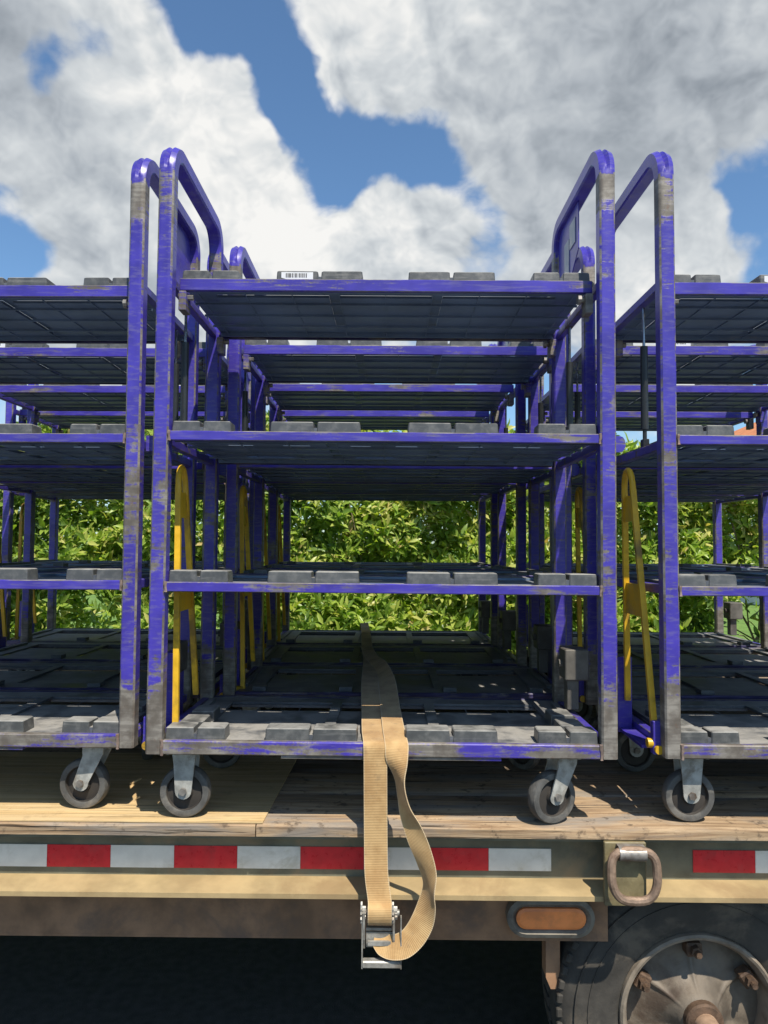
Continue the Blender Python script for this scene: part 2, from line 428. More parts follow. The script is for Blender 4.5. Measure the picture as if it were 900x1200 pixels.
def make_leaf_mat():
    m, N, b = mat('hedge_leaf')
    rnd = N.n('ShaderNodeNewGeometry').outputs['Random Per Island']
    at = N.n('ShaderNodeAttribute'); at.attribute_name = 'tint'
    r = N.n('ShaderNodeValToRGB'); N.put(r.inputs[0], N.math('ADD', N.math('MULTIPLY', rnd, .45), N.math('MULTIPLY', at.outputs['Fac'], .55)))
    e = r.color_ramp.elements
    e[0].position = 0; e[0].color = (.035, .070, .017, 1); e[1].position = 1; e[1].color = (.48, .25, .15, 1)
    for p, c in ((.22, (.10, .17, .032)), (.38, (.20, .31, .052)), (.58, (.40, .50, .085)), (.80, (.62, .56, .20))):
        q = e.new(p); q.color = (*c, 1)
    N.put(b.inputs['Base Color'], r.outputs[0]); b.inputs['Roughness'].default_value = .38
    tr = N.n('ShaderNodeBsdfTranslucent'); N.put(tr.inputs[0], N.vmath('MULTIPLY', r.outputs[0], (1.2, 1.4, .5)))
    mx = N.n('ShaderNodeMixShader'); mx.inputs[0].default_value = .42
    out = N.t.nodes['Material Output']
    N.t.links.new(b.outputs[0], mx.inputs[1]); N.t.links.new(tr.outputs[0], mx.inputs[2]); N.t.links.new(mx.outputs[0], out.inputs[0])
    return m
M['leaf'] = make_leaf_mat()
M['stem'] = plain('hedge_stem', (.27, .20, .135), .8, 0, .3, 20)
M['asphalt'] = plain('asphalt', (.062, .06, .056), .9, 0, .3, 30, (.075, .072, .068), .5, .004)
M['lawn'] = plain('lawn_ground', (.11, .20, .028), .9, 0, .3, 6, (.17, .24, .05), .6, .01)
M['kerb'] = plain('kerb_concrete', (.33, .32, .30), .85, 0, .2, 9, (.20, .19, .17), .5, .002)
M['wall'] = plain('house_render', (.72, .68, .60), .8, 0, .08, 4)
M['tile'] = plain('terracotta_tile', (.55, .20, .075), .75, 0, .25, 6, (.40, .15, .07), .5)

# ------------------------------------------------------------------ ground and far things
def sheet(name, x0, x1, y0, y1, z, m):
    mb = MB(); mb.add([(x0, y0, z), (x1, y0, z), (x1, y1, z), (x0, y1, z)], [(0, 1, 2, 3)])
    return tag(link(name, mb.mesh(name, m, smooth=False, normals=False)), kind='structure')
sheet('lawn', -1500, 1500, -1500, 1500, -.004, M['lawn'])
sheet('road', -200, 200, -60, 5.30, 0.0, M['asphalt'])
mb = MB(); mb.cbox(-60, 60, 5.30, 5.45, -.05, .12, .015)
tag(link('kerb', mb.mesh('kerb', M['kerb'])), kind='structure')

def house():
    root = empty('house', (14.9, 20.0, 0)); tag(root, 'cream house with orange tiled roof far behind the carts at right', 'house')
    L, W, H = 9.0, 8.0, 4.6
    mb = MB(); mb.box(-L/2, L/2, 0, W, 0, H); link('wall', mb.mesh('house_wall', M['wall'], smooth=False), root)
    e = .55; top = 1.9
    base = [(-L/2-e, -e, H), (L/2+e, -e, H), (L/2+e, W+e, H), (-L/2-e, W+e, H)]
    rid = [(-L/2+3.4, W/2, H+top), (L/2-3.4, W/2, H+top)]
    mb = MB(); mb.add(base+rid, [(0, 1, 5, 4), (1, 2, 5), (2, 3, 4, 5), (3, 0, 4), (0, 3, 2, 1)])
    roof = link('roof', mb.mesh('house_roof', M['tile'], smooth=False), root)
    mb = MB()                                                   # rounded pan tiles laid in courses on the front slope
    n = 10
    for i in range(n):
        f0 = i/n; f1 = (i+1.25)/n
        a0 = Vector(base[0]).lerp(Vector(rid[0]), f0); b0 = Vector(base[1]).lerp(Vector(rid[1]), f0)
        a1 = Vector(base[0]).lerp(Vector(rid[0]), min(f1, 1)); b1 = Vector(base[1]).lerp(Vector(rid[1]), min(f1, 1))
        up = Vector((0, -.25, .5)).normalized()
        k = max(4, int((b0-a0).length/.32))
        for j in range(k):
            p = a0.lerp(b0, (j+.5)/k) + up*.10; q = a1.lerp(b1, (j+.5)/k) + up*.03
            mb.cyl(p, q, .13, 6, .12)
    st = link('roof_tiles', mb.mesh('house_tiles', M['tile']), root); st['kind'] = 'stuff'
    mb = MB(); mb.box(-L/2-e-.03, L/2+e+.03, -e-.06, -e, H-.16, H+.03); link('gutter', mb.mesh('gutter', M['white'], smooth=False), root)
    for x in (-2.4, 2.0):
        mb = MB(); mb.box(x-.6, x+.6, -.05, -.002, 1.2, 2.5); wf = link('window', mb.mesh('window_frame', M['white'], smooth=False), root)
        mb = MB(); mb.box(x-.52, x+.52, -.07, -.052, 1.28, 2.42); link('pane', mb.mesh('pane', M['under'], smooth=False), wf)
house()

LEAF = np.array([(0, 0, 0), (-.17, .36, .05), (.17, .36, .05), (0, .40, -.015), (-.125, .70, .03), (.125, .70, .03), (0, .76, -.02), (0, 1.0, -.10)])
LT = [(0, 3, 1), (0, 2, 3), (1, 3, 6, 4), (3, 2, 5, 6), (4, 6, 7), (6, 5, 7)]
def hedge():
    root = empty('hedge', (0, 6.7, 0)); tag(root, 'tall leafy green hedge growing behind the loaded trailer', 'hedge')
    rng = np.random.default_rng(11)
    leaves = []; tints = []; singles = []
    def surf(x, z):
        return 0.48*mnoise.noise(Vector((x*1.1, z*1.3, 3.1))) + .16*mnoise.noise(Vector((x*3.2, z*3.0, 8.7)))
    n = 0
    while n < 28000:
        x = rng.uniform(-7.5, 7.5); z = rng.uniform(.05, 3.1)
        top = 2.72 - .30*min(1, max(0, (x-1.6)/.8)) + .30*mnoise.noise(Vector((x*.9, 0, 5.5))) + .14*mnoise.noise(Vector((x*3.3, 2, 1.5)))
        if z > top: continue
        dep = abs(rng.normal(0, .34))
        y = -.42 + surf(x, z) + dep + max(0, z-2.2)*.3
        n += 1
        if y > .85: y = rng.uniform(-.1, .85)
        gap = False
        for gx, gz, rx, rz in ((3.13, .92, .34, .33), (3.5, .60, .5, .3), (-2.72, 1.02, .17, .25), (-2.5, .86, .26, .14), (-1.50, .95, .07, .3)):
            if ((x-gx)/rx)**2 + ((z-gz)/rz)**2 < 1: gap = True
        if gap and rng.random() < .94: continue
        if z < 1.0 and mnoise.noise(Vector((x*1.6, z*1.8, 21.))) > .35 and rng.random() < .45: continue
        k = int(rng.integers(5, 9)); stem_len = rng.uniform(.05, .17); clump = mnoise.noise(Vector((x*.8, z*1.1, 33.3)))
        tint = np.clip(.42 + .42*clump + rng.normal(0, .13), 0, 1)
        if rng.random() < .06: tint = rng.uniform(.75, 1.0)
        # the shoot points outwards, towards the light
        ax = Vector((rng.normal(.15, .5), rng.normal(-.65, .35), rng.normal(.55, .35))).normalized()
        u = ax.orthogonal().normalized(); v = ax.cross(u)
        ph = rng.uniform(0, 6.28); size = rng.uniform(.080, .140)*(1.0 if rng.random() < .9 else 1.25)
        for i in range(k):
            w = ph + i*2.4; open_ = rng.uniform(.3, .7) + .8*i/k
            d = (u*math.cos(w) + v*math.sin(w))*math.sin(open_) + ax*math.cos(open_)
            d = (d + Vector((rng.normal(0, .16), rng.normal(0, .16), rng.normal(-.14, .16)))).normalized()
            s = d.cross(ax)
            if s.length < 1e-3: s = u.copy()
            s.normalize(); nrm = s.cross(d)
            if nrm.dot(ax) < 0: nrm = -nrm; s = -s
            L = size*rng.uniform(.75, 1.15)
            base = Vector((x, y, z)) - ax*stem_len*(i/k)
            leaves.append((base, s*L*.95, d*L, nrm*L)); tints.append(tint)
            if y < -.52 and abs(x) < 4.2 and .75 < z < 2.2 and L > .09: singles.append(len(leaves)-1)
    rng.shuffle(singles); pick = set(int(q) for q in singles[:220])
    keep = [i for i in range(len(leaves)) if i not in pick]
    B = np.array([leaves[i][0] for i in keep]); S = np.array([leaves[i][1] for i in keep]); D = np.array([leaves[i][2] for i in keep]); Nn = np.array([leaves[i][3] for i in keep])
    V = B[:, None, :] + LEAF[None, :, 0:1]*S[:, None, :] + LEAF[None, :, 1:2]*D[:, None, :] + LEAF[None, :, 2:3]*Nn[:, None, :]
    nl = len(keep); V = V.reshape(-1, 3)
    loops = []; starts = []; tot = []; pos = 0
    pat = [i for f in LT for i in f]; plen = [len(f) for f in LT]
    loops = (np.arange(nl)[:, None]*8 + np.array(pat)[None, :]).reshape(-1)
    lt = np.tile(np.array(plen), nl); ls = np.concatenate(([0], np.cumsum(lt)[:-1]))
    me = bpy.data.meshes.new('foliage')
    me.vertices.add(len(V)); me.vertices.foreach_set('co', V.reshape(-1).astype(np.float32))
    me.loops.add(len(loops)); me.loops.foreach_set('vertex_index', loops.astype(np.int32))
    me.polygons.add(len(lt)); me.polygons.foreach_set('loop_start', ls.astype(np.int32)); me.polygons.foreach_set('loop_total', lt.astype(np.int32))
    me.update(calc_edges=True)
    a = me.attributes.new('tint', 'FLOAT', 'POINT'); a.data.foreach_set('value', np.repeat(np.array([tints[i] for i in keep]), 8).astype(np.float32))
    me.materials.append(M['leaf']); me.polygons.foreach_set('use_smooth', [True]*len(me.polygons))
    fo = link('foliage', me, root); fo['kind'] = 'stuff'
    # separate foremost leaves share three meshes
    lm = []
    for t in (.35, .6, .8):
        q = bpy.data.meshes.new('leaf'); q.from_pydata([tuple(p) for p in LEAF], [], LT); q.materials.append(M['leaf'])
        a = q.attributes.new('tint', 'FLOAT', 'POINT'); a.data.foreach_set('value', [t]*8)
        q.polygons.foreach_set('use_smooth', [True]*len(q.polygons)); lm.append(q)
    for i in sorted(pick):
        b, s, d, nn = leaves[i]
        o = link('leaf', lm[i % 3], root)
        o.matrix_local = Matrix(((s.x, d.x, nn.x, b.x), (s.y, d.y, nn.y, b.y), (s.z, d.z, nn.z, b.z), (0, 0, 0, 1)))
    for i in range(36):
        x = rng.uniform(-6.8, 6.8); p = [Vector((x, rng.uniform(.0, .45), -.02))]; dx = rng.normal(0, .13); dy = rng.normal(-.06, .06)
        for j in range(6):
            p.append(p[-1] + Vector((dx+rng.normal(0, .06), dy+rng.normal(0, .04), rng.uniform(.26, .46))))
        mb = MB(); mb.tube(p, .01, 6, rr=[.014*(1-.11*j) for j in range(7)])
        for j in range(2, 6):
            q = p[j]; e = q + Vector((rng.normal(0, .26), rng.normal(-.12, .10), rng.uniform(.05, .3))); mid = q.lerp(e, .5) + Vector((0, 0, .04))
            mb.tube([q, mid, e], .006, 5, rr=[.008, .006, .003])
        link('stem', mb.mesh('stem', M['stem']), root)
hedge()

# ------------------------------------------------------------------ trailer
DECK = CAM_Z - 0.706
def trailer():
    root = empty('flatbed_trailer', (0, 1.86, 0)); tag(root, 'flatbed trailer with wooden plank deck, red and white tape and tan dusty side rail', 'trailer')
    X0, X1 = -6.2, 5.4
    rng = random.Random(3)
    # deck planks run along the trailer
    y = 0.0; i = 0
    while y < 2.42:
        w = .19 if i else .235
        cuts = [X0] + sorted(rng.uniform(X0+1.5, X1-1.5) for _ in range(2)) + [X1]
        if i == 0: cuts = [X0, -.335, X1]
        for a, b in zip(cuts[:-1], cuts[1:]):
            mb = MB(); n = 26; zz = rng.uniform(-.004, .002) if i else 0
            # gently uneven plank, worn front arris
            prof = lambda t: [(y+.002+rng.uniform(0, .003), DECK-.030), (y+.001+rng.uniform(0, .004), DECK-.006+zz+rng.uniform(-.002, .001)),
                              (y+.007+rng.uniform(0, .005), DECK+zz-rng.uniform(0, .0015)), (y+w-.008, DECK+zz-rng.uniform(0, .0015)), (y+w-.003, DECK-.006+zz), (y+w-.003, DECK-.030)]
            vs = []; fs = []
            for k in range(n+1):
                x = a+.0015 + (b-a-.003)*k/n
                vs += [(x, p[0], p[1]) for p in prof(k/n)]
            for k in range(n):
                for j in range(6): fs.append((k*6+j, k*6+(j+1) % 6, (k+1)*6+(j+1) % 6, (k+1)*6+j))
            fs += [tuple(range(6)), tuple(range(n*6, n*6+6))]
            mb.add(vs, fs); link('plank', mb.mesh('plank', M['plank'] if (i == 0 or rng.random() < .5) else M['plank_dark'], angle=40), root)
        y += w; i += 1
    # outer channel rail with lower flange
    mb = MB()
    mb.box(X0, X1, .078, .088, DECK-.1615, DECK-.031)
    mb.box(X0, X1, .02, .078, DECK-.042, DECK-.0315)
    rail = link('side_rail', mb.mesh('side_rail', M['rail'], smooth=False), root)
    mb = MB()
    # tapered flange, a thin dusty lip at its toe
    mb.prism([(.002, DECK-.182), (.002, DECK-.170), (.0775, DECK-.1595), (.0885, DECK-.162), (.0885, DECK-.182)], X0, X1, 'X')
    link('rail_flange', mb.mesh('rail_flange', M['flange'], smooth=False), rail)
    # reflective tape, piece by piece
    def tape(px0, px1, red):
        x0, x1 = at(px0, 1006, 1.936).x, at(px1, 1006, 1.936).x
        mb = MB(); mb.box(x0+.0004, x1-.0004, .0755, .0775, DECK-.1405, DECK-.0836)
        link('reflector_stripe', mb.mesh('reflector_stripe', M['red'] if red else M['white'], smooth=False), root)
    xs = [-240, -166, -92, -19, 55, 129.5, 204, 278, 352, 426.5, 499, 572.5, 646]
    for k in range(len(xs)-1): tape(xs[k], xs[k+1], k % 2 == 0)
    xs = [812, 885, 959, 1032, 1106, 1180, 1254]
    for k in range(len(xs)-1): tape(xs[k], xs[k+1], k % 2 == 0)
    # frame beam below, cross members, inner beam
    mb = MB(); bz = at(300, 1098, 1.97).z; mb.box(X0, .58, .105, .118, bz+.007, DECK-.183); mb.box(X0, .58, .105, .17, bz, bz+.0068)
    link('frame_beam', mb.mesh('frame_beam', M['beam'], smooth=False), root)
    for x in np.arange(X0+.3, X1, .62):
        mb = MB(); mb.box(x-.03, x+.03, .13, 2.35, DECK-.20, DECK-.031)
        link('crossmember', mb.mesh('crossmember', M['under'], smooth=False), root)
    for yy in (.55, 1.85):
        mb = MB(); mb.box(X0, X1, yy-.05, yy+.05, DECK-.43, DECK-.415); mb.box(X0, X1, yy-.006, yy+.006, DECK-.415, DECK-.215); mb.box(X0, X1, yy-.05, yy+.05, DECK-.215, DECK-.2015)
        link('main_beam', mb.mesh('main_beam', M['under'], smooth=False), root)
    mb = MB(); mb.box(X0, X1, 2.36, 2.44, DECK-.182, DECK-.031); link('side_rail', mb.mesh('far_rail', M['rail'], smooth=False), root)
    mb = MB(); hx = at(646, 1120, 2.03).x; mb.prism([(hx-.019, bz-.001), (hx+.019, bz-.001), (hx+.019, bz-.13), (hx+.008, bz-.15), (hx-.006, bz-.15), (hx-.019, bz-.12)], .15, .20, 'Y')
    link('hanger_bracket', mb.mesh('hanger_bracket', M['beam'], smooth=False), root)
    # D-ring on its plate
    px = lambda p: at(p, 1020, 1.852).x; rz = at(738, 1024.5, 1.83).z - .826
    mb = MB(); mb.cbox(px(708), px(757), -.012, .001, DECK-.186, DECK-.0305, .002)
    dr = link('tie_down_plate', mb.mesh('tie_down_plate', M['dplate']), root)
    cx = px(738.5); hw = .056; pts = []
    for k in range(36):
        a = 2*math.pi*k/36; s_, c_ = math.sin(a), math.cos(a)
        x = cx + hw*math.copysign(abs(c_)**.62, c_); z = .826 + .058*math.copysign(abs(s_)**(.55 if s_ > 0 else .95), s_)
        pts.append((x, -.034 - .010*(.884-z)/.1, z+rz))
    mb = MB(); mb.tube(pts, .0108, 10, closed=True); link('ring', mb.mesh('ring', M['ring']), dr)
    mb = MB(); mb.cyl((cx-.036, -.031, .876+rz), (cx+.030, -.031, .876+rz), .0172, 16); mb.box(cx-.036, cx+.030, -.031, -.0125, .868+rz, .893+rz)
    link('ring_clamp', mb.mesh('ring_clamp', M['bolt']), dr)
    # oval marker light
    mp = at(646, 1077, 1.93); mx = mp.x; mz = mp.z
    def oval(w, h, n=10):
        r = h/2; o = []
        for side in (1, -1):
            for k in range(n+1):
                a = -math.pi/2 + math.pi*k/n
                o.append((mx + side*((w/2-r) + r*math.cos(a)), mz + side*r*math.sin(a)))
        return o
    mb = MB()
    A, Bq, Cq = oval(.228, .098), oval(.205, .075), oval(.184, .056)
    n = len(A); vs = [(p[0], .102, p[1]) for p in A] + [(p[0], .072, p[1]) for p in A] + [(p[0], .066, p[1]) for p in Bq] + [(p[0], .080, p[1]) for p in Cq]
    fs = []
    for k in range(3):
        for j in range(n): fs.append((k*n+j, k*n+(j+1) % n, (k+1)*n+(j+1) % n, (k+1)*n+j))
    fs += [tuple(range(n)), tuple(range(3*n, 4*n))]
    mb.add(vs, fs); lt = link('marker_light', mb.mesh('marker_light', M['housing'], angle=25), root)
    mb = MB(); L0, L1 = oval(.181, .053), oval(.165, .040)
    vs = [(p[0], .079, p[1]) for p in L0] + [(p[0], .070, p[1]) for p in L0] + [(p[0], .066, p[1]) for p in L1]
    fs = [(k*n+j, k*n+(j+1) % n, (k+1)*n+(j+1) % n, (k+1)*n+j) for k in range(2) for j in range(n)] + [tuple(range(n)), tuple(range(2*n, 3*n))]
    mb.add(vs, fs); link('lens', mb.mesh('lens', M['lens'], angle=25), lt)
    # wheel
    def wheel(xc, yc, zc, spin):
        wr = link('wheel', None, root, (xc, yc, zc)); wr.empty_display_size = .1
        RT = zc-.0005
        prof = [(.205, .03), (.214, .006), (.235, -.004), (.28, -.014), (.325, -.013), (.352, -.004), (.368, .010), (RT-.008, .024), (RT-.006, .04), (RT-.006, .18), (RT-.008, .20), (.35, .222), (.28, .232), (.214, .216), (.205, .19)]
        mb = MB(); mb.lathe(prof, (0, 0, 0), 'Y', 72, closed=True)
        for k in range(64):                                     # tread lugs on the shoulder and tread
            a = 2*math.pi*k/64; Mr = Matrix.Rotation(a, 4, 'Y')
            mb.cbox(-.012, .012, .004, .072, RT-.024, RT-.0072, .003, M=Mr)
            Mr2 = Matrix.Rotation(a+.05, 4, 'Y'); mb.cbox(-.013, .013, .082, .145, RT-.012, RT, .002, M=Mr2)
        for rr_ in (.30, .335):                                 # moulded sidewall rings
            mb.lathe([(rr_-.002, -.0125), (rr_-.001, -.0165), (rr_+.001, -.0165), (rr_+.002, -.0125)], (0, 0, 0), 'Y', 72, closed=True)
        link('tyre', mb.mesh('tyre', M['tyre']), wr)
        prof = [(.213, .012), (.2115, -.004), (.206, -.009), (.199, -.006), (.196, .004), (.190, .012), (.186, .05), (.187, .15), (.213, .17)]
        mb = MB(); mb.lathe(prof, (0, 0, 0), 'Y', 72, closed=True); link('rim_lip', mb.mesh('rim_lip', M['rimlip']), wr)
        # dished spider: six raised ribs between hollows
        n = 144; rings = [(.186, .058), (.165, .052), (.135, .046), (.105, .036), (.08, .020), (.058, .002), (.050, -.012), (.046, -.013)]
        vs = []; fs = []
        for ri, (r_, o) in enumerate(rings):
            for k in range(n):
                a = 2*math.pi*k/n; wv = max(0, math.cos(6*(a-spin)))**16
                hollow = .011*(1-wv)*min(1, max(0, (r_-.05)/.06))
                vs.append((r_*math.cos(a), o + hollow, r_*math.sin(a)))
        for j in range(len(rings)-1):
            for k in range(n): fs.append((j*n+k, j*n+(k+1) % n, (j+1)*n+(k+1) % n, (j+1)*n+k))
        mb = MB(); mb.add(vs, fs); sp = MB(); link('rim', mb.mesh('rim', M['rim'], angle=70), wr)
        mb = MB(); mb.lathe([(.05, -.012), (.05, -.030), (.046, -.036), (.034, -.038)], (0, 0, 0), 'Y', 32)
        link('hub', mb.mesh('hub', M['lug']), wr)
        mb = MB(); mb.lathe([(.030, -.036), (.030, -.085), (.025, -.096), (.012, -.101)], (0, 0, 0), 'Y', 28)
        link('hub_cap', mb.mesh('hub_cap', M['hub']), wr)
        lm = None
        for k in range(6):
            a = spin + k*math.pi/3
            if lm is None:
                mb = MB(); mb.cbox(-.022, .014, .012, .05, -.021, .021, .004)
                mb.cyl((-.002, .013, 0), (-.002, -.004, 0), .015, 6); mb.cyl((-.002, -.003, 0), (-.002, -.018, 0), .008, 8)
                lm = mb.mesh('lug_nut', M['lug'], angle=30)
            link('lug_nut', lm, wr, (.166*math.cos(a), 0, .166*math.sin(a)), (0, -a, 0))
    wx = at(823, 1192, 1.97).x
    wheel(wx, .125, .385, R(92))
    wheel(wx + .88, .125, .385, R(70))
    for xx in (wx, wx+.88):
        mb = MB(); mb.cyl((xx, .30, .385), (xx, 2.2, .385), .045, 14); link('axle', mb.mesh('axle', M['under']), root)
trailer()

# plywood sheet and splinters lying on the deck
mb = MB()
mb.prism([(-2.30, 1.872), (-.318, 1.868), (-.314, 2.03), (-.300, 2.47), (-2.30, 2.47)], DECK+.0008, DECK+.0040, 'Z')
tag(link('plywood_sheet', mb.mesh('plywood_sheet', M['ply'], smooth=False)), 'pale plywood sheet lying on the left of the plank deck', 'plywood')
def chip(x, y, L, w, rz, label):
    mb = MB(); mb.prism([(-L/2, -w/3), (-L*.1, -w/2), (L/2, -w*.1), (L*.38, w*.4), (-L*.3, w/2)], 0, .005, 'Z')
    o = link('wood_splinter', mb.mesh('wood_splinter', M['ply'], smooth=False), None, (x, y, DECK+.0075), (0, R(-14), rz))
    tag(o, label, 'splinter', 'wood splinters on the plywood')
chip((150-457)/850*2.06, 2.16, .038, .012, R(38), 'larger pale wood splinter on the plywood between two left casters')
chip((163-457)/850*1.99, 2.02, .014, .006, R(20), 'tiny pale wood chip on the plywood beside left front caster')

# ------------------------------------------------------------------ carts
D = .56; HD = D/2; PW = .020; PX = .569          # post half width and its centre line
ZT = {'base': .2116, 'low': .607, 'mid': .991, 'top': 1.409}

def frame_mesh():
    a = PW; c = .0045; Rb = .072; top = 1.766; y0 = -HD+a
    path = [(y0, .178, 0), (y0, .6, 0), (y0, 1.1, 0), (y0, top-a-Rb-.02, 0)]
    nb = 9
    for k in range(nb+1):
        w = math.pi/2*k/nb; cr = math.sin(math.pi*min(1, max(0, (k+.5)/(nb+1))))**.7
        path.append((y0+Rb-Rb*math.cos(w), top-a-Rb+Rb*math.sin(w), cr))
    back = [(-p[0], p[1], p[2]) for p in path[::-1]]
    path = path + back
    prof = [(-a+c, a), (-.35*a, a), (0, a), (.35*a, a), (a-c, a), (a, a-c), (a, -a+c), (a-c, -a), (-a+c, -a), (-a, -a+c), (-a, a-c)]
    n = len(prof); vs = []
    for i, (y, z, cr) in enumerate(path):
        q0 = path[max(0, i-1)]; q1 = path[min(len(path)-1, i+1)]
        t = Vector((0, q1[0]-q0[0], q1[1]-q0[1])).normalized(); nn = Vector((0, -t.z, t.y))
        for j, (u, v) in enumerate(prof):
            dv = 0
            if j == 2: dv = -.008*cr
            elif j in (1, 3): dv = .0015*cr
            elif j in (0, 4): dv = -.003*cr
            vs.append(Vector((u*(1+.04*cr), y, z)) + nn*(v+dv))
    mb = MB(); f0 = []; f1 = []
    for i in range(len(path)-1):
        for j in range(n):
            f = (i*n+j, i*n+(j+1) % n, (i+1)*n+(j+1) % n, (i+1)*n+j)
            (f1 if j in (4, 6, 8, 10) else f0).append(f)
    f0 += [tuple(range(n)), tuple(range((len(path)-1)*n, len(path)*n))]
    mb.add(vs, f0, 0); b = len(mb.v)-len(vs)
    for f in f1: mb.f.append(tuple(b+q for q in f)); mb.m.append(1)
    return mb.mesh('side_frame', [M['paint_frame'], M['paint_edge']], angle=40)

def block_mesh(L, Dp, H):
    """moulded block: tapered sides, rounded top edge"""
    mb = MB(); t = .003; c = .0025
    lv = [(0, 0), (.8*H, t*.5), (H-.002, t*.5+.0005), (H, t*.5+.003)]
    vs = []
    for z, ins in lv:
        x, y = L/2-ins, Dp/2-ins
        for sx, sy in ((-1, -1), (1, -1), (1, 1), (-1, 1)):
            p = [(sx*x, sy*(y-c), z), (sx*(x-c), sy*y, z)]
            vs += p if sx*sy > 0 else p[::-1]
    fs = []
    for k in range(3):
        for j in range(8): fs.append((k*8+j, k*8+(j+1) % 8, (k+1)*8+(j+1) % 8, (k+1)*8+j))
    fs += [tuple(range(8)), tuple(range(24, 32))]
    mb.add(vs, fs); return mb.mesh('deck_block', M['block'], angle=25)

SW = .546
def panel_mesh(kind):
    mb = MB(); fr = -HD+.014 if kind != 'top' else -HD+.075; rr = HD-.016
    zt = -.003
    bands = sorted([-.158, -.128, .128, .158])
    xs = [-SW, -SW+.075, *bands, SW-.075, SW]; ys = [fr, fr+.088, rr-.07, rr]
    def hole(x, y):
        if not (ys[1] < y < ys[2]): return False
        if abs(x) > SW-.075: return False
        return not any(lo < abs(x) < hi for lo, hi in ((.128, .158),))
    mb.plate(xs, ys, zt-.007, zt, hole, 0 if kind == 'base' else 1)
    # recessed inner panels with drain slots, open strip at the back of the bottom deck
    for x0, x1 in ((-SW+.075, -.158), (-.128, .128), (.158, SW-.075)):
        w = x1-x0
        px = [x0, x0+w*.14, x0+w*.36, x0+w*.62, x0+w*.86, x1]
        py = [ys[1], ys[1]+.035, ys[1]+.044, (ys[1]+ys[2])/2-.004, (ys[1]+ys[2])/2+.005, ys[2]-.085, ys[2]-.070, ys[2]-.012, ys[2]]
        def h2(x, y):
            i = sum(x > q for q in px)-1; j = sum(y > q for q in py)-1
            if kind == 'base' and j in (5, 6): return True
            if kind == 'top': return False
            return kind == 'plain' and ((i in (1, 3) and j in (1,)) or (i in (1, 3) and j == 3) or (i in (1, 2) and j == 5))
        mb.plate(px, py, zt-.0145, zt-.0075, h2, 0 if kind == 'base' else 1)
    # ribs under the deck
    lo = zt-.0195
    for y in np.linspace(fr+.03, rr-.02, 5):
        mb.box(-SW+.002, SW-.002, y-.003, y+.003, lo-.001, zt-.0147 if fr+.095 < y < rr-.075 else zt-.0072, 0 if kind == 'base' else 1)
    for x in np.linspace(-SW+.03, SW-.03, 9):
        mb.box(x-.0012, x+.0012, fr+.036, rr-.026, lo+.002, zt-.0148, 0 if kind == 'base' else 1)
    # low bridges between the two blocks of each pair
    for x in (-.470, -.177, .177, .470):
        mb.box(x-.022, x+.022, fr+.008, fr+.056, zt+.0005, zt+.016)
    for x in (-SW+.012, SW-.012):
        mb.box(x-.010, x+.010, fr+.09, rr-.075, zt+.0005, zt+.010)
    return mb.mesh('shelf', [M['plastic'], M['plastic_veil']], smooth=False)

